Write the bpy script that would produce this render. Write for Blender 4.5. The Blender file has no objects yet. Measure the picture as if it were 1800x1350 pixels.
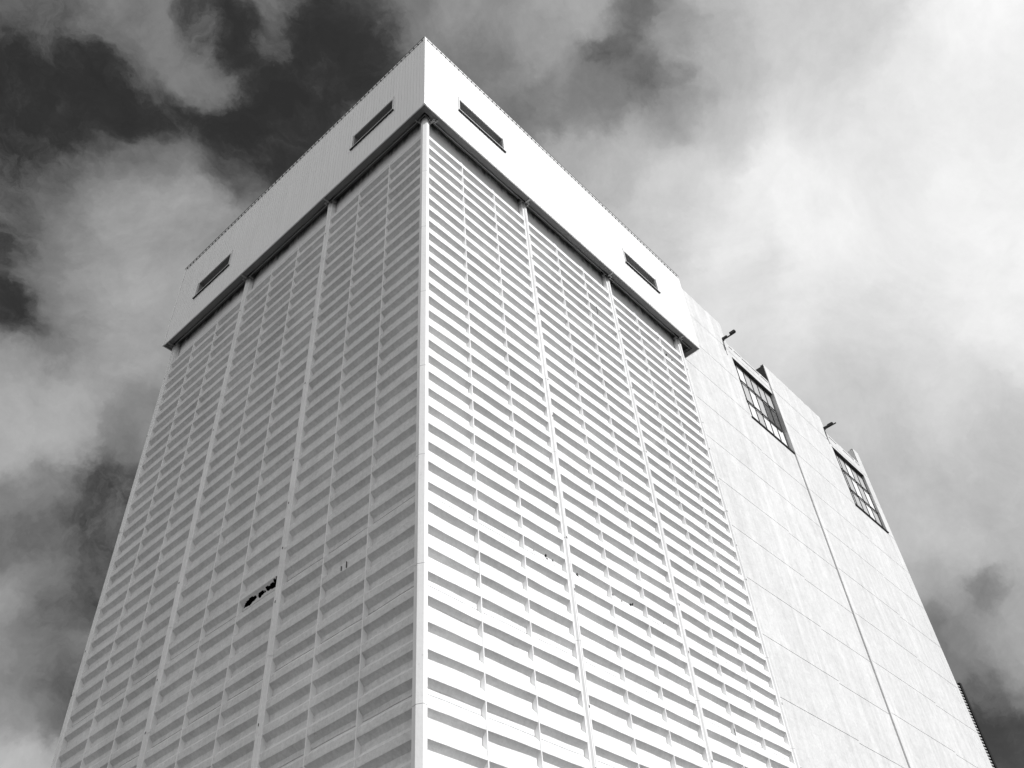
import bpy, bmesh, math, random
from mathutils import Vector, noise
random.seed(7)
S = 0.8                      # one louvre pitch in metres
scn = bpy.context.scene
COL = scn.collection

# ------------------------------------------------------------------ helpers
class MB:
    """collects faces (in pitch units, ground at z=-2) and links them as ONE mesh"""
    def __init__(s): s.v=[]; s.f=[]; s.m=[]
    def face(s, pts, mi=0):
        n=len(s.v); s.v+= [tuple(p) for p in pts]; s.f.append(tuple(range(n,n+len(pts)))); s.m.append(mi)
    def box(s, x0,x1,y0,y1,z0,z1, mi=0):
        if x0>x1:x0,x1=x1,x0
        if y0>y1:y0,y1=y1,y0
        n=len(s.v)
        s.v+=[(x0,y0,z0),(x1,y0,z0),(x1,y1,z0),(x0,y1,z0),(x0,y0,z1),(x1,y0,z1),(x1,y1,z1),(x0,y1,z1)]
        for q in ((0,3,2,1),(4,5,6,7),(0,1,5,4),(1,2,6,5),(2,3,7,6),(3,0,4,7)):
            s.f.append(tuple(n+i for i in q)); s.m.append(mi)
    def prism(s, sec, z0, z1, mi=0):
        """closed plan section extruded in z"""
        n=len(sec); b=len(s.v)
        s.v+=[(x,y,z0) for x,y in sec]+[(x,y,z1) for x,y in sec]
        for i in range(n):
            j=(i+1)%n; s.f.append((b+i,b+j,b+n+j,b+n+i)); s.m.append(mi)
        s.f.append(tuple(range(b+n-1,b-1,-1))); s.m.append(mi)
        s.f.append(tuple(range(b+n,b+2*n))); s.m.append(mi)
    def tube(s, a, b, r, n=10, mi=0):
        a=Vector(a); b=Vector(b); d=(b-a).normalized()
        u=d.orthogonal().normalized(); w=d.cross(u); k=len(s.v)
        for c in (a,b):
            for i in range(n):
                t=2*math.pi*i/n; s.v.append(tuple(c+u*r*math.cos(t)+w*r*math.sin(t)))
        for i in range(n):
            j=(i+1)%n; s.f.append((k+i,k+j,k+n+j,k+n+i)); s.m.append(mi)
        s.f.append(tuple(range(k+n-1,k-1,-1))); s.m.append(mi)
        s.f.append(tuple(range(k+n,k+2*n))); s.m.append(mi)
    def build(s, name, mats, parent=None, weld=True):
        if not isinstance(mats,(list,tuple)): mats=[mats]
        o=(0,0,0)
        if parent is not None:
            r=parent
            while r.parent: r=r.parent
            o=tuple(r.location)
        me=bpy.data.meshes.new(name)
        me.from_pydata([(x*S-o[0],y*S-o[1],(z+2)*S-o[2]) for x,y,z in s.v],[],s.f)
        for m in mats: me.materials.append(m)
        me.polygons.foreach_set('material_index', s.m)
        bm=bmesh.new(); bm.from_mesh(me)
        if weld: bmesh.ops.remove_doubles(bm, verts=bm.verts, dist=1e-4)
        bmesh.ops.recalc_face_normals(bm, faces=bm.faces)
        bm.to_mesh(me); bm.free()
        ob=bpy.data.objects.new(name, me); COL.objects.link(ob)
        if parent is not None: ob.parent=parent
        return ob

def tag(o, label=None, cat=None, group=None, kind=None):
    if label: o['label']=label
    if cat: o['category']=cat
    if group: o['group']=group
    if kind: o['kind']=kind
    return o
def thing(name, x, y, z, label, cat, group=None):
    o=bpy.data.objects.new(name,None); COL.objects.link(o)
    o.location=(x*S,y*S,(z+2)*S); o.empty_display_size=.5
    return tag(o,label,cat,group)

# ------------------------------------------------------------------ materials
class NT:
    def __init__(s,nt): s.nt=nt; s.n=nt.nodes; s.l=nt.links
    def new(s,t,**k):
        n=s.n.new(t)
        for a,b in k.items(): setattr(n,a,b)
        return n
    def set(s,sock,v):
        if isinstance(v,bpy.types.NodeSocket): s.l.new(v,sock)
        else: sock.default_value=v
    def math(s,op,a,b=0.0,c=0.0,clamp=False):
        n=s.new('ShaderNodeMath',operation=op,use_clamp=clamp)
        for i,v in enumerate((a,b,c)): s.set(n.inputs[i],v)
        return n.outputs[0]
    def noise(s,vec,scale,detail=5,rough=.55,dist=0,out=0):
        n=s.new('ShaderNodeTexNoise'); s.l.new(vec,n.inputs['Vector'])
        n.inputs['Scale'].default_value=scale; n.inputs['Detail'].default_value=detail
        n.inputs['Roughness'].default_value=rough; n.inputs['Distortion'].default_value=dist
        return n.outputs[out]
    def ramp(s,fac,stops):
        r=s.new('ShaderNodeValToRGB'); s.l.new(fac,r.inputs[0])
        e=r.color_ramp.elements
        while len(e)<len(stops): e.new(.5)
        for k,(p,v) in enumerate(stops): e[k].position=p; e[k].color=(v,v,v,1)
        return r.outputs[0]
    def maprange(s,v,a,b,c,d):
        n=s.new('ShaderNodeMapRange'); s.l.new(v,n.inputs[0])
        for i,x in enumerate((a,b,c,d)): n.inputs[i+1].default_value=x
        return n.outputs[0]
def mapped(t,scale,loc=(0,0,0)):
    tc=t.new('ShaderNodeTexCoord'); m=t.new('ShaderNodeMapping')
    t.l.new(tc.outputs['Object'],m.inputs[0]); m.inputs['Scale'].default_value=scale; m.inputs['Location'].default_value=loc
    return m.outputs[0]
def mat(name):
    m=bpy.data.materials.new(name); m.use_nodes=True
    t=NT(m.node_tree); b=m.node_tree.nodes['Principled BSDF']
    b.inputs['Specular IOR Level'].default_value=.25
    return m,t,b
def concrete(name, base, blotch=.08, streak=.10, fine=.05, rough=.85, bump=.25, speck=0.0, seed=0.0, dirt_shade_z=None, wall=False, lines=0.0):
    """painted concrete: broad blotches, vertical rain streaks, fine grain"""
    m,t,b=mat(name)
    v1=mapped(t,(1,1,1),(seed,seed,seed)); vs=mapped(t,(1.6,1.6,.09),(seed+3,seed,0))
    a=t.noise(v1,.55,6,.6,.4); st=t.noise(vs,1.3,5,.6,.2); st2=t.noise(mapped(t,(5,5,.22),(seed,7,0)),1.1,4,.6); f=t.noise(v1,9,5,.7)
    x=t.math('MULTIPLY_ADD',t.math('SUBTRACT',a,.5),blotch*3,1.0)
    x=t.math('ADD',x,t.math('MULTIPLY',t.math('SUBTRACT',st,.5),streak*3))
    x=t.math('ADD',x,t.math('MULTIPLY',t.math('SUBTRACT',st2,.5),streak*1.5))
    x=t.math('ADD',x,t.math('MULTIPLY',t.math('SUBTRACT',f,.5),fine*3))
    # tone per cast panel (four louvres tall, one cell wide)
    if 'louvre' in name:
        g0=t.new('ShaderNodeNewGeometry'); sp0=t.new('ShaderNodeVectorMath',operation='SNAP'); t.l.new(g0.outputs['Position'],sp0.inputs[0]); sp0.inputs[1].default_value=(2.686*.8,2.668*.8,3.2)
        wn=t.new('ShaderNodeTexWhiteNoise'); t.l.new(sp0.outputs[0],wn.inputs['Vector'])
        x=t.math('ADD',x,t.math('MULTIPLY',t.math('SUBTRACT',wn.outputs['Value'],.5),.07))
    if wall:   # rough trowelled patches, long pale run-offs, faint upright board marks
        r1=t.noise(v1,2.4,8,.72,.6); x=t.math('ADD',x,t.math('MULTIPLY',t.math('SUBTRACT',r1,.5),.50))
        r2=t.noise(mapped(t,(.9,.9,.02),(2,seed,0)),1.0,4,.5); x=t.math('ADD',x,t.maprange(r2,.55,.66,0,.09))
        wv=t.new('ShaderNodeTexWave',wave_type='BANDS',bands_direction='X'); t.l.new(mapped(t,(1,0,0)),wv.inputs['Vector']); wv.inputs['Scale'].default_value=.23; wv.inputs['Distortion'].default_value=0
        x=t.math('SUBTRACT',x,t.math('MULTIPLY',t.maprange(wv.outputs[1],.9985,1.0,0,.09),t.maprange(a,.4,.6,0,1)))
    if lines:  # grime lying along the louvre faces
        ln=t.noise(mapped(t,(.18,.18,5.5),(seed,1,0)),1.4,6,.7); x=t.math('ADD',x,t.math('MULTIPLY',t.math('SUBTRACT',ln,.5),lines*3))
    if speck:
        sp=t.noise(v1,3.2,3,.8); x=t.math('SUBTRACT',x,t.math('MULTIPLY',t.maprange(sp,.66,.74,0,1),speck))
    if dirt_shade_z:  # darkens upward near the eaves: dirt, plus shade painted into the colour
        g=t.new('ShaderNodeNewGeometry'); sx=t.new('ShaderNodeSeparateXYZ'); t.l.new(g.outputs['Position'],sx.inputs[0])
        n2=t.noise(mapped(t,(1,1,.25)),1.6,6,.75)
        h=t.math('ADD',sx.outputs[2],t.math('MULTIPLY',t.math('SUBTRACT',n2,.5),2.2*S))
        d=t.maprange(h,(dirt_shade_z[0]+2)*S,(dirt_shade_z[1]+2)*S,0,dirt_shade_z[2]); x=t.math('MULTIPLY',x,t.math('SUBTRACT',1.0,d))
    x=t.math('MULTIPLY',x,base,clamp=True)
    c=t.new('ShaderNodeCombineColor')
    for i in range(3): t.l.new(x,c.inputs[i])
    t.l.new(c.outputs[0],b.inputs['Base Color']); b.inputs['Roughness'].default_value=rough
    bp=t.new('ShaderNodeBump'); bp.inputs['Strength'].default_value=bump; bp.inputs['Distance'].default_value=.02
    t.l.new(t.math('ADD',f,t.math('MULTIPLY',a,.6)),bp.inputs['Height']); t.l.new(bp.outputs[0],b.inputs['Normal'])
    return m
def plain(name, base, rough=.5, metal=0.0, var=.15, scale=6):
    m,t,b=mat(name)
    x=t.noise(mapped(t,(1,1,1)),scale,4,.6)
    x=t.math('MULTIPLY',t.math('MULTIPLY_ADD',t.math('SUBTRACT',x,.5),var*3,1.0),base,clamp=True)
    c=t.new('ShaderNodeCombineColor')
    for i in range(3): t.l.new(x,c.inputs[i])
    t.l.new(c.outputs[0],b.inputs['Base Color']); b.inputs['Roughness'].default_value=rough; b.inputs['Metallic'].default_value=metal
    return m
SKYK=.04; WSTR=1.0; SUNE=3.2
BLOBS=[(-0.011, 0.532, 0.847, 0.037, 0.36), (0.019, 0.509, 0.861, 0.037, 0.3), (0.057, 0.484, 0.873, 0.037, 0.47), (0.093, 0.484, 0.87, 0.031, 0.52), (0.128, 0.474, 0.871, 0.031, 0.49), (0.156, 0.468, 0.87, 0.025, 0.47), (0.151, 0.429, 0.89, 0.028, 0.2), (0.115, 0.442, 0.89, 0.025, 0.3), (0.166, 0.39, 0.906, 0.025, 0.47), (0.185, 0.412, 0.892, 0.022, 0.42), (0.206, 0.379, 0.902, 0.037, 0.2), (0.018, 0.537, 0.844, 0.025, 0.34), (0.034, 0.557, 0.829, 0.031, 0.16), (0.074, 0.545, 0.835, 0.043, 0.16), (0.123, 0.53, 0.839, 0.043, 0.17), (0.06, 0.592, 0.804, 0.043, 0.16), (0.191, 0.494, 0.848, 0.037, 0.18), (0.228, 0.438, 0.87, 0.043, 0.16), (0.245, 0.499, 0.831, 0.031, 0.16), (0.251, 0.363, 0.897, 0.037, 0.23), (0.228, 0.338, 0.913, 0.031, 0.35), (0.26, 0.306, 0.916, 0.031, 0.48), (0.288, 0.32, 0.903, 0.031, 0.5), (0.315, 0.257, 0.914, 0.037, 0.58), (0.343, 0.285, 0.895, 0.037, 0.5), (0.361, 0.221, 0.906, 0.037, 0.62), (0.388, 0.167, 0.906, 0.025, 0.62), (0.422, 0.172, 0.89, 0.019, 0.37), (0.41, 0.141, 0.901, 0.025, 0.41), (0.439, 0.199, 0.876, 0.028, 0.49), (0.404, 0.255, 0.879, 0.037, 0.52), (0.445, 0.12, 0.887, 0.025, 0.55), (0.464, 0.16, 0.871, 0.025, 0.38), (0.453, 0.228, 0.862, 0.025, 0.5), (0.406, 0.29, 0.867, 0.031, 0.46), (0.497, 0.166, 0.852, 0.037, 0.6), (0.491, 0.094, 0.866, 0.043, 0.68), (0.538, 0.127, 0.833, 0.043, 0.75), (0.497, 0.23, 0.837, 0.037, 0.68), (0.455, 0.272, 0.848, 0.031, 0.66), (0.517, 0.025, 0.856, 0.049, 0.78), (0.547, -0.028, 0.836, 0.049, 0.82), (0.596, -0.096, 0.797, 0.062, 0.98), (0.645, -0.102, 0.757, 0.049, 0.94), (0.602, -0.046, 0.797, 0.056, 0.92), (0.576, 0.04, 0.817, 0.056, 0.84), (0.605, 0.099, 0.79, 0.056, 0.93), (0.646, 0.032, 0.762, 0.056, 0.92), (0.691, -0.05, 0.721, 0.062, 0.95), (0.551, 0.2, 0.81, 0.049, 0.79), (0.603, 0.186, 0.776, 0.049, 0.92), (0.569, 0.257, 0.781, 0.043, 0.78), (0.673, 0.103, 0.732, 0.056, 0.95), (0.731, 0.013, 0.682, 0.068, 0.95), (0.65, 0.216, 0.728, 0.049, 0.85), (0.699, 0.171, 0.694, 0.043, 0.92), (0.735, 0.107, 0.67, 0.056, 0.86), (0.78, 0.029, 0.625, 0.062, 0.92), (0.744, 0.159, 0.649, 0.049, 0.79), (0.712, 0.216, 0.668, 0.043, 0.83), (0.789, 0.102, 0.605, 0.056, 0.85), (0.767, 0.183, 0.615, 0.043, 0.77), (0.805, 0.154, 0.573, 0.049, 0.74), (0.828, 0.081, 0.554, 0.056, 0.77), (0.843, 0.131, 0.521, 0.056, 0.75), (0.816, 0.196, 0.545, 0.043, 0.73), (0.853, 0.179, 0.491, 0.049, 0.75), (0.873, 0.118, 0.474, 0.049, 0.73), (0.862, 0.2, 0.466, 0.031, 0.65), (0.878, 0.173, 0.446, 0.022, 0.42), (0.89, 0.145, 0.431, 0.037, 0.69), (0.877, 0.216, 0.428, 0.031, 0.5), (0.892, 0.19, 0.41, 0.037, 0.67), (0.907, 0.173, 0.384, 0.037, 0.67), (0.894, 0.216, 0.392, 0.031, 0.5), (0.906, 0.216, 0.364, 0.025, 0.36), (0.917, 0.186, 0.353, 0.025, 0.5), (0.917, 0.225, 0.329, 0.031, 0.29), (0.93, 0.21, 0.301, 0.031, 0.36), (0.071, 0.641, 0.765, 0.031, 0.32), (0.088, 0.62, 0.78, 0.031, 0.34), (0.115, 0.597, 0.794, 0.031, 0.45), (0.138, 0.565, 0.814, 0.031, 0.45), (0.163, 0.54, 0.826, 0.028, 0.45), (0.207, 0.529, 0.823, 0.031, 0.33), (0.243, 0.531, 0.812, 0.025, 0.42), (0.095, 0.67, 0.737, 0.031, 0.2), (0.123, 0.643, 0.756, 0.037, 0.47), (0.154, 0.607, 0.779, 0.037, 0.58), (0.195, 0.579, 0.792, 0.037, 0.58), (0.233, 0.568, 0.79, 0.031, 0.58), (0.127, 0.674, 0.727, 0.031, 0.45), (0.121, 0.701, 0.703, 0.025, 0.2), (0.165, 0.656, 0.736, 0.037, 0.58), (0.21, 0.627, 0.75, 0.037, 0.6), (0.145, 0.714, 0.685, 0.028, 0.2), (0.167, 0.693, 0.701, 0.031, 0.49), (0.208, 0.669, 0.714, 0.037, 0.58), (0.176, 0.71, 0.682, 0.031, 0.44), (0.24, 0.653, 0.718, 0.031, 0.62), (0.162, 0.739, 0.654, 0.031, 0.59), (0.202, 0.731, 0.652, 0.037, 0.67), (0.23, 0.693, 0.683, 0.037, 0.61), (0.273, 0.703, 0.657, 0.025, 0.53), (0.191, 0.764, 0.617, 0.037, 0.65), (0.235, 0.745, 0.624, 0.037, 0.65), (0.272, 0.729, 0.628, 0.025, 0.47), (0.21, 0.787, 0.58, 0.025, 0.49), (0.24, 0.769, 0.592, 0.025, 0.47), (0.281, 0.744, 0.606, 0.025, 0.3), (0.272, 0.768, 0.58, 0.028, 0.27), (0.241, 0.793, 0.559, 0.028, 0.39), (0.311, 0.754, 0.579, 0.025, 0.29), (0.237, 0.811, 0.535, 0.025, 0.41), (0.272, 0.798, 0.538, 0.031, 0.41), (0.304, 0.779, 0.548, 0.031, 0.31), (0.255, 0.827, 0.501, 0.028, 0.59), (0.269, 0.812, 0.518, 0.025, 0.47), (0.304, 0.808, 0.506, 0.028, 0.38), (0.327, 0.799, 0.505, 0.025, 0.29), (0.276, 0.842, 0.463, 0.028, 0.57), (0.296, 0.828, 0.476, 0.028, 0.4), (0.326, 0.82, 0.471, 0.025, 0.47), (0.299, 0.849, 0.435, 0.028, 0.49), (0.328, 0.836, 0.439, 0.028, 0.36), (0.305, 0.862, 0.404, 0.025, 0.52), (0.334, 0.85, 0.408, 0.025, 0.33), (0.322, 0.869, 0.376, 0.031, 0.69), (0.347, 0.858, 0.378, 0.025, 0.67)]
# ------------------------------------------------------------------ measures (pitch units)
Z0=28.32; E0=.318; SR=2.686; SL=2.668; PW=.428        # first louvre nose, corner strip, cell width right/left, pillar width
O=.62; ZB=49.3; ZT=57.95; XR=27.6; YL=25.95           # penthouse overhang, bottom, top, ends
TOPN=-19                                               # topmost louvre nose index
def nose(n): return Z0-n
def cells(sw):                                         # (u0,u1) of the nine cells of a side, and pillar centres
    out=[]; pil=[]; u=E0
    for b in range(3):
        for k in range(3): out.append((u,u+sw)); u+=sw
        pil.append(u+PW/2); u+=PW
    return out,pil
cR,pR=cells(SR); cL,pL=cells(SL)
ENDR=pR[-1]+PW/2; ENDL=pL[-1]+PW/2
# a side maps (u along wall, d inward depth) to x,y
sideR=lambda u,d:(u,d)
sideL=lambda u,d:(d,u)

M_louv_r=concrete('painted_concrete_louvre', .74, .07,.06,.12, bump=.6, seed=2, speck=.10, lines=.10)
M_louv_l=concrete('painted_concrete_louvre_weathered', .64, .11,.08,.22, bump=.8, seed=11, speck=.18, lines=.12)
M_fin=concrete('concrete_fin', .84,.05,.04,.05,seed=5)
M_pil=concrete('concrete_pillar', .74,.05,.10,.05,seed=8,speck=.18,dirt_shade_z=(48.8,49.4,.9))  # pillar heads darkened: shade under the eaves put into the colour
M_pil_l=concrete('concrete_pillar_weathered', .80,.07,.12,.08,seed=9,speck=.2,dirt_shade_z=(48.6,49.3,.8))  # same painted eaves shade on the left pillar heads
M_fascia=concrete('concrete_under_eaves', .86,.08,.06,.12,seed=4,dirt_shade_z=(49.3,49.8,.8))  # dirt and eaves shade both painted in, darker upwards
M_wall=concrete('rendered_concrete_wall', .56,.09,.12,.16,seed=21,bump=.45,speck=.05,wall=True)
M_jamb=concrete('concrete_jamb', .55,.05,.06,.04,seed=23)
M_clad=concrete('white_profiled_metal_cladding', .76,.02,.05,.03,rough=.45,bump=.0,seed=41)
M_dark=plain('dark_painted_steel', .03,.5,0,.3)
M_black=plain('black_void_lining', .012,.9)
M_soffit=plain('grey_soffit_board', .16,.7,0,.10,2)
M_slot=plain('grey_slot_lining', .26,.8,0,.10,3)
M_wpane=plain('white_boarded_pane', .72,.5,0,.04)
M_gpane=plain('grey_pane', .48,.35,0,.10,8)
M_dpane=plain('dirty_dark_pane', .10,.25,0,.6,5)
M_sill=plain('pale_metal_sill', .66,.4,0,.05)
M_galv=plain('galvanised_metal', .30,.45,.3,.15)
M_conc_g=concrete('ground_asphalt', .055,.12,0,.06,seed=31)
M_rib=plain('dark_ribbed_cladding', .10,.5,0,.1)
M_ribl=plain('rib_edges', .40,.5,0,.1)

# ------------------------------------------------------------------ ground
g=MB(); R_=2500/S
g.face([(-R_,-R_,-2),(R_,-R_,-2),(R_,R_,-2),(-R_,R_,-2)])
tag(g.build('ground',M_conc_g),kind='structure')

# ------------------------------------------------------------------ louvred tower
T=thing('industrial_tower',0,0,-2,'white louvred concrete tower topped by a metal clad band, its sharp corner towards the camera','tower')

def profile(n):
    """nose n-1 .. going up from nose n (outer bottom of the cell) to nose n-1: (depth, z)"""
    z=nose(n)
    p=[(0,z),(0,z+.31),(.2,z+.54)]
    if (n-3)%4==0: p+=[(.2,z+.55),(.226,z+.552),(.226,z+.580),(.2,z+.582)]
    p+=[(.2,z+.79),(0,z+1.0)]
    return p
def wob(u,n,d,z):
    # hand-set panels: each nose runs a little out of true
    a=noise.noise(Vector((u*.45,n*7.3,1.7)))*.028+noise.noise(Vector((u*1.9,n*3.1,9.2)))*.010
    b=noise.noise(Vector((u*.6,n*5.1,4.4)))*.020
    return (d+b*(1 if d<.25 else 0),z+a)
def lerpwob(u,na,pa,nb,pb,t):
    A=wob(u,na,*pa); B=wob(u,nb,*pb); return (A[0]+(B[0]-A[0])*t,A[1]+(B[1]-A[1])*t)
def ragged(u,v,seed): return noise.noise(Vector((u*3.1,v*9.0,seed)))*.9+noise.noise(Vector((u*9,v*20,seed+5)))*.5
def louvre(name,side,cell,mat_,holes=(),parent=None):
    u0,u1=cell; m=MB(); dn=.06/2
    a,b=u0,u1
    prof=[]
    for n in range(30,TOPN,-1): prof+= [(q,n) for q in profile(n)[:-1]]
    zt=nose(TOPN)
    prof+=[((0,zt),TOPN),((0,zt+.31),TOPN),((.32,zt+.58),TOPN)]
    hz=[h for h in holes]
    for (pa,na),(pb,nb) in zip(prof,prof[1:]):
        hh=[h for h in hz if h[0]==na and abs(pa[1]-nose(na))>.3 and (pb[1]-nose(na)>.56 or nb!=na)]
        if not hh:
            # gentle out-of-plane waviness along the width
            K=6
            for k in range(K):
                ua=a+(b-a)*k/K; ub=a+(b-a)*(k+1)/K
                q=[wob(ua,na,*pa),wob(ub,na,*pa),wob(ub,nb,*pb),wob(ua,nb,*pb)]
                q=[side(uu,x[0])+(x[1],) for uu,x in zip((ua,ub,ub,ua),q)]
                m.face(q)
        else:
            nu,nv=110,7
            for i in range(nu):
                for j in range(nv):
                    q=[]
                    for (ii,jj) in ((i,j),(i+1,j),(i+1,j+1),(i,j+1)):
                        uu=a+(b-a)*ii/nu; t=jj/nv
                        q.append((uu,pa[0]+(pb[0]-pa[0])*t,pa[1]+(pb[1]-pa[1])*t))
                    cu=sum(x[0] for x in q)/4; cz=sum(x[2] for x in q)/4
                    cut=False
                    for (_,hu,hzz,ru,rz) in hh:
                        d=((cu-hu)/ru)**2+((cz-hzz)/rz)**2
                        if d+ragged(cu,cz,hu)*.9<1: cut=True
                    if not cut: m.face([side(x[0],w_[0])+(w_[1],) for x in q for w_ in (lerpwob(x[0],na,pa,nb,pb,(x[2]-pa[1])/(pb[1]-pa[1])),)])
    return m.build(name,mat_,parent)
holesL={3:[(7,11.42-2.67*f,22.13+dz,2.67*w,.13*h) for f,w,dz,h in ((.13,.07,-.05,.7),(.20,.08,-.03,.8),(.28,.07,.0,.7),(.36,.03,.02,.4),(.48,.05,-.03,.8),(.54,.05,-.0,.7),(.60,.03,-.02,.4),(.68,.045,.01,.7),(.74,.03,-.0,.4),(.82,.07,.0,.9),(.90,.06,.02,1.1),(.96,.04,.05,.9))]}
chips=[(2,6.55,.03),(2,6.95,.02),(2,7.28,.07),(2,7.38,.05),(2,7.75,.05),(3,9.38,.07),(3,9.5,.03),(4,11.62,.05),(4,11.72,.09),(4,11.9,.05),(4,12.55,.05),(4,12.65,.03),(4,13.2,.08),(4,13.32,.06),(5,14.3,.05),(5,15.6,.03),(5,15.8,.06)]
holesR={}
for c,u,r in chips: holesR.setdefault(c,[]).append((7,u,22.08+random.uniform(-.05,.08),r,r*.8))
for c,u,r in ((7,20.25,.05),(7,20.5,.035),(8,23.1,.05),(8,23.35,.08),(8,23.9,.06),(8,24.05,.08),(8,24.2,.04)):
    holesR.setdefault(c,[]).append((-17,u,46.05+random.uniform(-.08,.08),r,r*.8))
for i,c in enumerate(cR): louvre('louvre_panel',sideR,c,M_louv_r,holesR.get(i,()),T)
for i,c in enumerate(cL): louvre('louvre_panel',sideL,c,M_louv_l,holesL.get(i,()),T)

# stubs of reinforcement left sticking out of the louvre faces
for sd,u,z,h_ in ((sideL,4.44,20.38,.20),(sideL,4.13,20.36,.28),(sideR,14.92,43.62,.75),(sideR,19.86,17.7,.30)):
    m=MB(); x0,y0=sd(u-.012,-.045); x1,y1=sd(u+.012,-.015); m.box(x0,x1,y0,y1,z,z+h_); m.build('steel_stub',M_dark,T)
# fins between the cells: thin upright blades, tapering tip above the top nose
def fin(side,u,mat_):
    m=MB(); w=.019; zt=nose(TOPN)+.31
    pts=[(-.018,-2),(-.018,zt),(.10,zt+.34),(.27,zt+.42),(.27,-2)]
    A=[side(u-w,d)+(z,) for d,z in pts]; B=[side(u+w,d)+(z,) for d,z in pts]
    m.face(A); m.face(B[::-1])
    for i in range(len(pts)):
        j=(i+1)%len(pts); m.face([A[i],A[j],B[j],B[i]])
    m.build('fin',mat_,T)
for sd,cs,mt in ((sideR,cR,M_fin),(sideL,cL,M_fin)):
    for b in range(3):
        for k in (1,2): fin(sd,cs[3*b+k][0],mt)

# pillars, cast in lengths with open joints
JZ=[-2,2.9,8.1,13.35,18.5,23.5,28.45,33.4,38.5,43.6,49.9]
def pillar(sec,side,u,pm=None):
    m=MB()
    for za,zb in zip(JZ,JZ[1:]):
        m.prism([side(u+a,d) for a,d in sec],za+.01,zb-.01)
    core=[side(u+a*.93,(d+.05) if d<.1 else d-.01) for a,d in sec]
    m.prism(core,-2,49.9)
    for z in JZ[1:-1]:
        for dz in (.0,2.4):
            if random.random()<.6:
                du=random.choice((-.05,.05)); x0,y0=side(u+du-.018,-.125); x1,y1=side(u+du+.018,-.11); m.box(x0,x1,y0,y1,z+dz-.05,z+dz+.05,1)
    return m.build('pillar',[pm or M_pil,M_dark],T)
h=PW/2
sec=[(-h,.28),(-h,-.015),(-.115,-.015),(-.07,-.11),(-.014,-.11),(-.014,-.09),(.014,-.09),(.014,-.11),(.07,-.11),(.115,-.015),(h,-.015),(h,.28)]
PIL=[]
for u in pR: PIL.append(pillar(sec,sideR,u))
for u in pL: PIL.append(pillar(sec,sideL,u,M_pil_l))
cs=[(.30,.30),(-.015,.30),(-.015,E0) ,(-.015,.17),(-.05,.15),(-.05,.12),(.08,-.085),(.11,-.085),(E0-.02,-.06),(E0,-.015),(E0,.28)]
cs=[(.30,E0),(-.015,E0),(-.015,.17),(-.045,.15),(-.045,.12),(.085,-.085),(.125,-.085),(E0-.03,-.06),(E0,-.02),(E0,.30)]
m=MB()
for za,zb in zip(JZ,JZ[1:]): m.prism(cs,za+.01,zb-.01)
m.prism([(.30,E0-.02),(.01,E0-.02),(.01,.14),(.11,-.03),(E0-.02,-.01),(E0-.02,.30)],-2,49.9)
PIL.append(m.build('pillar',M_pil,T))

# core behind the louvres (dark inside), end walls, wall under the eaves
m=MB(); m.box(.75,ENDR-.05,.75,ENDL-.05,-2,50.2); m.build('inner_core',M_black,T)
m=MB()
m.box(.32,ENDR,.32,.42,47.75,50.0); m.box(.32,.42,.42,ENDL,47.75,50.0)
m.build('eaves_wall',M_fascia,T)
m=MB(); m.box(.28,ENDR,ENDL-.06,ENDL+.0,-2,49.2); m.build('back_wall',M_wall,T)

# ---- penthouse band
BAND=T
slotsR=[(2.31,6.28,52.40,53.86),(19.2,23.13,52.13,53.66)]
slotsR=[(a,b,52.3,53.75) for a,b,_,_ in slotsR]
slotsL=[(2.22,5.98,52.1,53.6),(18.95,22.9,52.05,53.57)]
def band_face(side,ua,ub,slots,name):
    m=MB(); th=.06
    def bx(u0,u1,z0,z1,d0=-O,d1=-O+th,mi=0):
        x0,y0=side(u0,d0); x1,y1=side(u1,d1); m.box(x0,x1,y0,y1,z0,z1,mi)
    us=[ua]+[x for s in slots for x in s[:2]]+[ub]
    for i in range(len(us)-1):
        if i%2==0: bx(us[i],us[i+1],ZB,ZT)
        else:
            s=slots[i//2]; bx(us[i],us[i+1],ZB,s[2]); bx(us[i],us[i+1],s[3],ZT)
    # upright ribs of the profiled sheet
    u=ua+.13
    while u<ub-.05:
        z=[(ZB,ZT)]
        for s in slots:
            if s[0]-.06<u<s[1]+.06: z=[(ZB,s[2]-.1),(s[3]+.02,ZT)]
        for za,zb in z: bx(u-.014,u+.014,za+.01,zb-.01,-O-.015,-O+.002)
        u+=.27
    return m.build(name,M_clad,BAND)
band_face(sideR,-O,XR,slotsR,'cladding')
band_face(sideL,-O+.062,YL,slotsL,'cladding')
m=MB(); m.box(-O+.06,XR,YL-.06,YL,ZB,ZT); m.box(XR-.06,XR,-O+.06,YL-.06,ZB,ZT)
m.box(-O+.06,XR-.06,-O+.06,YL-.06,ZT-.14,ZT-.06)
m.build('rear_cladding',M_clad,BAND)
# corner trims
m=MB(); c=.16
m.box(-O-.03,-O+c,-O-.03,-O-.001,ZB-.005,ZT+.005); m.box(-O-.03,-O-.001,-O-.001,-O+c,ZB-.005,ZT+.005)
m.build('corner_trim',M_clad,BAND)
m=MB(); m.box(-O-.03,-O-.001,YL-c,YL+.02,ZB-.005,ZT+.005); m.build('corner_trim',M_clad,BAND)
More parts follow.
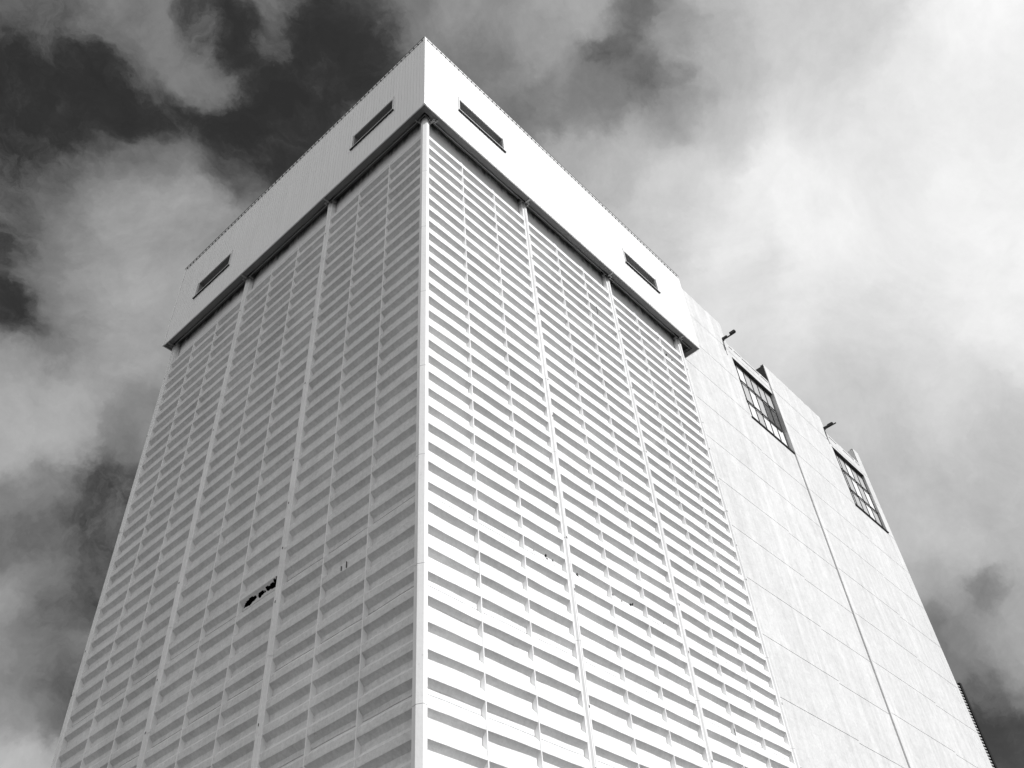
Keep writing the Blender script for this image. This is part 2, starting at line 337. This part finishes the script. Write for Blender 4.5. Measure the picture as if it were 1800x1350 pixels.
# coping, and a flashing under it with a clip every half metre
m=MB()
m.box(-O-.05,XR+.04,-O-.05,-O+.2,ZT,ZT+.05); m.box(-O-.05,-O+.2,-O+.2,YL+.06,ZT,ZT+.055)
m.build('coping',M_dark,BAND)
def flashing(side,ua,ub,s):
    m=MB()
    x0,y0=side(ua,-O-.032); x1,y1=side(ub,-O-.012); m.box(x0,x1,y0,y1,ZT-.19,ZT-.002,0)
    u=ua+.25
    while u<ub-.05:
        x0,y0=side(u-s,-O-.06); x1,y1=side(u+s,-O-.030); m.box(x0,x1,y0,y1,ZT-.25,ZT-.25+s*2.6,1)
        u+=.4
    m.build('coping_flashing',[M_sill,M_dark],BAND)
flashing(sideR,-O-.05,XR+.02,.036); flashing(sideL,-O-.02,YL+.03,.042)
def slot(side,s):
    u0,u1,z0,z1=s; D=1.1
    def bx(m,u0,u1,z0,z1,d0,d1):
        x0,y0=side(u0,-O+d0); x1,y1=side(u1,-O+d1); m.box(x0,x1,y0,y1,z0,z1)
    t=.05
    m=MB()   # lining: back, head, floor, jambs
    bx(m,u0-t,u1+t,z0-t,z1+t,D,D+.05)
    bx(m,u0-t,u1+t,z1,z1+t,.062,D); bx(m,u0-t,u1+t,z0-t,z0,.062,D)
    bx(m,u0-t,u0,z0,z1,.062,D); bx(m,u1,u1+t,z0,z1,.062,D)
    a=m.build('window',M_slot,T)
    m=MB()
    bx(m,u0-.07,u0-.002,z0-.02,z1+.16,-.06,.062); bx(m,u1+.002,u1+.07,z0-.02,z1+.02,-.06,.062)
    bx(m,u0-.12,u1+.18,z0-.07,z0-.022,-.11,.062)
    b=m.build('window_frame',M_sill,a)
    m=MB(); bx(m,u0-.12,u1+.18,z0-.115,z0-.072,-.10,-.022)
    u=u0+.15
    while u<u1: bx(m,u-.025,u+.025,z0-.18,z0-.114,-.07,-.022); u+=.4
    c=m.build('sill_flashing',M_dark,a)
    return a,b,c
for s in slotsR: slot(sideR,s)
for s in slotsL: slot(sideL,s)
# soffit: outer board, two rails, dark void above
m=MB()
m.box(-O+.062,XR-.062,-O+.062,-.22,ZB+.02,ZB+.06)
m.box(-O+.062,-.22,-.22,YL-.062,ZB+.02,ZB+.06)
m.box(XR-.45,XR-.062,-.22,.78,ZB+.02,ZB+.06)
m.box(-.22,.5,YL-.35,YL-.062,ZB+.02,ZB+.06)
m.build('soffit_board',M_soffit,BAND)
m=MB()
m.box(-.10,XR-.5,-.10,-.06,ZB+.03,ZB+.15); m.box(-.10,-.06,-.06,YL-.4,ZB+.03,ZB+.15)
m.build('soffit_rail',M_galv,BAND)
m=MB(); m.box(-O+.062,XR-.062,-O+.062,YL-.062,ZB+.75,ZB+.85); m.build('soffit_void',M_slot,BAND)
# hanging brackets by the pillar heads
def bracket(side,u,wide=False):
    m=MB()
    def bx(u0,u1,d0,d1,z0,z1): 
        x0,y0=side(u0,d0); x1,y1=side(u1,d1); m.box(x0,x1,y0,y1,z0,z1)
    bx(u-.06,u+.06,-.56,.40,ZB-.035,ZB+.017)
    bx(u+.10,u+.26,-.30,.10,ZB-.05,ZB+.01); bx(u+.14,u+.20,-.18,-.05,ZB-.13,ZB-.05)
    bx(u-.30,u-.20,-.12,.2,ZB-.02,ZB+.10)
    m.build('soffit_bracket',M_galv,BAND)
for u in pR: bracket(sideR,u)
for u in pL: bracket(sideL,u)
m=MB(); m.box(.42,.54,-.34,.2,ZB-.05,ZB+.01); m.box(.62,.70,-.40,-.15,ZB-.06,ZB+.01); m.box(.48,.66,-.28,-.22,ZB-.11,ZB-.05)
m.build('soffit_bracket',M_galv,BAND)
m=MB(); m.box(-.30,-.06,.5,.56,ZB-.03,ZB+.01); m.box(-.08,.1,.42,.52,ZB-.06,ZB+.01)
m.build('soffit_bracket',M_galv,BAND)

# ------------------------------------------------------------------ concrete hall behind
Hh=thing('concrete_hall',27,.8,-2,'white slab sided concrete building with two notched windows, right of the louvred tower','building')
YW=.8; DY=.12
seams=[-2.0]+[57.15-3.88*k for k in range(14,-1,-1) if 57.15-3.88*k>-1.8]
def slabwall(x0,x1,y,top,zoff=0,cut=None,ragtop=True,seed=0,mat_=M_wall):
    """tiled front skin with open seams; cut=(xa,xb,za,zb) leaves a rectangular hole"""
    m=MB(); g=.022
    zs=[z+(zoff if z>-1.9 else 0) for z in seams]+[top]
    rects=[]
    for za,zb in zip(zs,zs[1:]): rects.append((x0,x1,za+g,zb-g if zb!=top else zb))
    out=[]
    for (a,b,c,d) in rects:
        if cut and d>cut[2] and c<cut[3]:
            xa,xb,z0,z1=cut
            if a<xa-.01: out.append((a,xa,c,d))
            if xb<b-.01: out.append((xb,b,c,d))
            if c<z0: out.append((max(a,xa),min(b,xb),c,z0))
            if d>z1: out.append((max(a,xa),min(b,xb),z1,d))
        else: out.append((a,b,c,d))
    for a,b,c,d in out:
        if d==top and ragtop:
            n=max(2,int((b-a)*5)); 
            for i in range(n):
                ua=a+(b-a)*i/n; ub=a+(b-a)*(i+1)/n
                f=lambda u:top+noise.noise(Vector((u*1.3,seed,0)))*.12+noise.noise(Vector((u*6,seed,3)))*.05
                m.face([(ua,y,c),(ub,y,c),(ub,y,f(ub)),(ua,y,f(ua))])
                m.face([(ua,y,f(ua)),(ub,y,f(ub)),(ub,y+.35,f(ub)),(ua,y+.35,f(ua))])
        else: m.box(a,b,y,y+.05,c,d)
    xs=[(x0,x1,-2,top-.3)] if not cut else [(x0,cut[0],-2,top-.3),(cut[0],cut[1],-2,cut[2]-.02),(cut[1],x1,-2,top-.3),(cut[0],cut[1],cut[3]+.02,top-.3)]
    for a,b,c,d in xs:
        if b-a>.02 and d>c: m.box(a,b,y+.04,y+.30,c,d)
    return m.build('wall_panel',mat_,Hh,weld=False)
ZW=(49.28,56.45); ZP=58.1
slabwall(25.95,36.9,YW,60.55,0,seed=1)
slabwall(36.9,44.0,YW,ZP,-.16,cut=(37.15,44.0,ZW[0],ZW[1]),seed=2)
slabwall(44.0,54.95,YW-DY,60.25,-.05,seed=3)
slabwall(54.95,61.9,YW-DY+.01,ZP+.1,-.2,cut=(55.1,61.9,ZW[0]+.08,ZW[1]+.1),seed=4)
slabwall(61.9,63.2,YW-DY,60.25,-.2,seed=5)
# body behind, returns
m=MB(); m.box(26.2,63.19,1.45,24,-2,57.9); m.box(62.9,63.2,YW-DY+.32,1.45,-2,57.9); m.box(26.2,36.4,1.1,1.45,-2,60.2)
m.box(62.0,62.9,1.1,1.45,57.0,59.9)
m.build('building_body',M_wall,Hh)
m=MB(); m.box(43.997,44.25,YW-DY+.003,YW+.5,-2,ZP); m.build('step_return',M_jamb,Hh)
m=MB(); m.box(61.895,62.1,YW-DY+.003,YW+.5,49,ZP); m.build('step_return',M_jamb,Hh)
m=MB(); m.box(43.99,44.2,YW-DY+.06,YW+1.6,ZP-.1,60.15); m.build('end_panel',M_dark,Hh)['label']='black end panel above the nearer window notch'
m=MB(); m.box(61.88,62.1,YW-DY+.06,YW+1.6,ZP-.1,60.1); m.build('end_panel',M_jamb,Hh)['label']='grey end panel above the farther window notch'
m=MB(); m.box(44.2,54.9,YW-DY+.36,YW+1.6,57.5,60.0); m.build('upper_wall',M_wall,Hh)

# thin torn flashing along the parapets
for xa,xb,yy,zz in ((37.2,43.9,YW,57.75),(55.3,61.8,YW-DY+.01,57.85)):
    m=MB(); x=xa
    while x<xb:
        L=random.uniform(.4,1.6); h_=random.uniform(.03,.09); o_=random.uniform(-.05,.05)
        if random.random()<.8:
            m=MB(); m.box(x,min(x+L,xb),yy-.03,yy-.002,zz+o_,zz+o_+h_); m.build('parapet_flashing',M_galv,Hh)
        x+=L+random.uniform(.02,.3)

def big_window(x0,x1,z0,z1,yw,rows,cols_x,tones,label):
    d=.28
    m=MB()
    zr=[z1]+rows+[z0]
    for r in range(3):
        for c in range(len(cols_x)-1):
            m.box(cols_x[c]-.001,cols_x[c+1]-.002,yw+d,yw+d+.03,zr[r+1],zr[r]-.002,tones[r][c])
    W=m.build('window',[M_wpane,M_gpane,M_dpane],Hh,weld=False); W['label']=label
    t=.045
    for i,x in enumerate(cols_x):
        m=MB(); m.box(x-t,x+t,yw+d-.05,yw+d+.04,z0+.05,z1-.05); m.build('mullion',M_dark,W)
    for z in rows:
        m=MB(); m.box(x0-.1,x1-.3 if x0<50 else x1,yw+d-.11,yw+d-.052,z-.07,z+.07); m.build('transom',M_dark,W)
    m=MB(); m.box(x0-.04,x1-.10,yw+.004,yw+d+.02,z1-.10,z1+.03); m.build('lintel',M_dark,W)
    m=MB(); m.box(x0-.05,x1-.02,yw-.10,yw+d,z0-.06,z0+.05); m.build('sill',M_dark,W)
    m=MB(); m.box(x0,x1,yw+d+.035,yw+d+.10,z0,z1); m.build('backing',M_black,W)
    return W
big_window(37.15,44.0,ZW[0],ZW[1],YW,[54.22,51.78],[37.2,38.02,39.2,40.38,41.56,42.74,43.92],[[0,0,1,1,1,1],[1,1,0,1,2,2],[0,0,1,0,0,0]],'nearer window with a dark broken patch among its panes')
big_window(55.1,61.9,ZW[0]+.08,ZW[1]+.1,YW-DY,[54.35,51.9],[55.15,56.1,56.55,57.88,59.2,60.52,61.85],[[1,0,1,0,1,1],[1,1,1,0,1,0],[1,1,1,1,0,1]],'farther window of white and grey panes')

# ------------------------------------------------------------------ floodlights over the notches
def flood(x,y,z,L,label,long_head):
    F=thing('floodlight',x,y,z,label,'floodlight','floodlights on arms over the window notches')
    m=MB(); m.box(x-.10,x+.10,y-.12,y+.02,z-.16,z+.16); m.box(x-.09,x+.09,y-.5,y-.12,z-.02,z+.15); m.build('mounting_box',M_dark,F)
    m=MB(); m.box(x-.05,x+.05,y-L,y-.05,z-.12,z-.03); m.build('arm',M_dark,F)
    m=MB()
    a,b=(L*.62,L) if not long_head else (L*.35,L*.75)
    m.box(x-.13,x+.13,y-b,y-a,z-.04,z+.20); m.box(x-.10,x+.10,y-b-.05,y-b,z-.0,z+.16)
    m.build('lamp_head',M_dark,F)
    m=MB(); m.tube((x-.05,y-.03,z-.1),(x-.05,y-.03,z-2.0),.035,8); m.build('conduit',M_galv,F)
flood(36.35,YW,58.05,1.32,'dark floodlight with stepped head, above the left edge of the nearer notched window',False)
flood(54.80,YW-DY,58.65,1.36,'dark floodlight with long flat head, above the left edge of the farther notched window',True)

# ------------------------------------------------------------------ ribbed tower at the far right
k=1.09
px,py,pz=(64.95+18.66)*k-18.66,(.9+20.27)*k-20.27,(34.75)*k
A=math.radians(172)
RT=thing('ribbed_tower',px,py,-2,'dark ribbed metal clad tower beyond the end of the concrete building','tower')
dx,dy=math.cos(A),math.sin(A); nx,ny=dy,-dx
if ny>0: nx,ny=-nx,-ny
def pt(a,b,z): return (px+dx*a+nx*b,py+dy*a+ny*b,z)
m=MB()
def obox(m,a0,a1,b0,b1,z0,z1,mi=0):
    P=[pt(a,b,z) for z in (z0,z1) for a,b in ((a0,b0),(a1,b0),(a1,b1),(a0,b1))]; n=len(m.v); m.v+=P
    for q in ((0,3,2,1),(4,5,6,7),(0,1,5,4),(1,2,6,5),(2,3,7,6),(3,0,4,7)): m.f.append(tuple(n+i for i in q)); m.m.append(mi)
obox(m,.02,7.4,-4,-.05,-2,pz-.05); m.build('body',M_dark,RT)
m=MB(); z=-1.8
while z<pz-.1: obox(m,.3,7.4,-.05,.05,z,z+.13); z+=.30
m.build('rib_cladding',M_ribl,RT)
m=MB(); obox(m,-.05,.30,-.3,.16,-2,pz+.03); m.build('corner_post',M_black,RT)
m=MB(); obox(m,-.14,-.051,-.3,.1,-2,pz+.02); m.build('edge_trim',M_ribl,RT)

# ------------------------------------------------------------------ sky: Nishita seen through a red filter, with broken cloud
SUN_AZ=math.radians(7); SUN_EL=math.radians(47)
sd=Vector((math.sin(SUN_AZ)*math.cos(SUN_EL),-math.cos(SUN_AZ)*math.cos(SUN_EL),math.sin(SUN_EL)))
w=bpy.data.worlds.new('World'); scn.world=w; w.use_nodes=True
t=NT(w.node_tree)
bg=w.node_tree.nodes['Background']
sky=t.new('ShaderNodeTexSky',sky_type='NISHITA'); sky.sun_disc=False
sky.sun_elevation=SUN_EL; sky.sun_rotation=math.atan2(sd.x,sd.y)
EXPO=0.8
tc=t.new('ShaderNodeTexCoord'); gen=tc.outputs['Generated']
def vmath(op,a,b=None,s=None):
    n=t.new('ShaderNodeVectorMath',operation=op); t.set(n.inputs[0],a)
    if b is not None: t.set(n.inputs[1],b)
    if s is not None: t.set(n.inputs['Scale'],s)
    return n
def warp(v,scale,amp,detail):
    c=t.noise(v,scale,detail,.62,0,1)
    o=vmath('SUBTRACT',c,(.5,.5,.5)).outputs[0]
    return vmath('ADD',v,vmath('SCALE',o,s=amp).outputs[0]).outputs[0]
d=warp(gen,7,.10,6)
d=warp(d,26,.035,5)
d=vmath('NORMALIZE',d).outputs[0]
num=None; den=None
for (x,y,z,r,v) in BLOBS:
    n=math.sqrt(x*x+y*y+z*z); kk=2/(r*r*.62)
    dot=vmath('DOT_PRODUCT',d,(x/n,y/n,z/n)).outputs['Value']
    wgt=t.math('EXPONENT',t.math('MULTIPLY_ADD',dot,kk,-kk))
    num=t.math('MULTIPLY',wgt,v) if num is None else t.math('MULTIPLY_ADD',wgt,v,num)
    den=wgt if den is None else t.math('ADD',den,wgt)
REST=.58; eps=.004
fb=t.noise(gen,6.0,8,.66,.4); fb2=t.noise(d,20,6,.68,0)
# unseen bright sky added on the -x side, to fill the shaded left wall
skyfill=vmath('DOT_PRODUCT',gen,(-.80,-.25,.55)).outputs['Value']
rest=t.maprange(skyfill,-.1,.6,REST,.89)
val=t.math('DIVIDE',t.math('MULTIPLY_ADD',rest,eps,num),t.math('ADD',den,eps))
# broken texture: stronger where cloud and clear sky meet
val=t.math('ADD',val,t.math('MULTIPLY',t.math('SUBTRACT',fb,.5),t.maprange(val,.5,.85,.30,.20)))
val=t.math('ADD',val,t.math('MULTIPLY',t.math('SUBTRACT',fb2,.5),t.maprange(val,.5,.85,.19,.08)))
# clear gaps read deep, cloud tops hold their tone
val=t.math('SUBTRACT',val,t.maprange(val,.46,.22,0,.055))
val=t.math('ADD',val,t.math('MULTIPLY',t.maprange(t.noise(d,9,7,.7,.5),.44,.70,0,.22),t.maprange(val,.5,.2,0,1)))
val=t.math('MINIMUM',t.math('MAXIMUM',val,.12),1.05)
lum=t.math('MULTIPLY',t.math('POWER',val,2.2),1/2**EXPO)
cover=t.maprange(val,.14,.34,.55,1)
sep=t.new('ShaderNodeSeparateColor'); t.l.new(sky.outputs[0],sep.inputs[0])
clear=t.math('MULTIPLY',sep.outputs[0],SKYK)
L=t.math('ADD',t.math('MULTIPLY',lum,cover),t.math('MULTIPLY',clear,t.math('SUBTRACT',1.0,cover)))
cc=t.new('ShaderNodeCombineColor')
for i in range(3): t.l.new(L,cc.inputs[i])
t.l.new(cc.outputs[0],bg.inputs['Color']); bg.inputs['Strength'].default_value=WSTR
w.cycles.sampling_method='MANUAL'; w.cycles.sample_map_resolution=512

sl=bpy.data.lights.new('sun','SUN'); sl.energy=SUNE; sl.angle=math.radians(.5); sl.color=(1,1,1)
so=bpy.data.objects.new('sun',sl); COL.objects.link(so); so.rotation_euler=sd.to_track_quat('Z','Y').to_euler(); so.location=(0,-30,60)

# ------------------------------------------------------------------ camera
cd=bpy.data.cameras.new('camera'); cam=bpy.data.objects.new('camera',cd); COL.objects.link(cam)
cam.location=(-18.66137*S,-20.27483*S,2*S); cam.rotation_mode='XYZ'
cam.rotation_euler=(2.3591378,0.0919215,-0.8481916)
cd.sensor_fit='HORIZONTAL'; cd.sensor_width=36; cd.lens=36*1618.0896/1800
cd.shift_x=-68.2066/1800; cd.shift_y=-19.5157/1800
cd.clip_start=.1; cd.clip_end=8000
scn.camera=cam
scn.view_settings.view_transform='Standard'; scn.view_settings.look='None'
scn.view_settings.exposure=EXPO; scn.view_settings.gamma=1; scn.view_settings.use_curve_mapping=False
scn.render.resolution_x=1024; scn.render.resolution_y=768
scn.render.engine='CYCLES'; scn.cycles.max_bounces=6; scn.cycles.diffuse_bounces=4
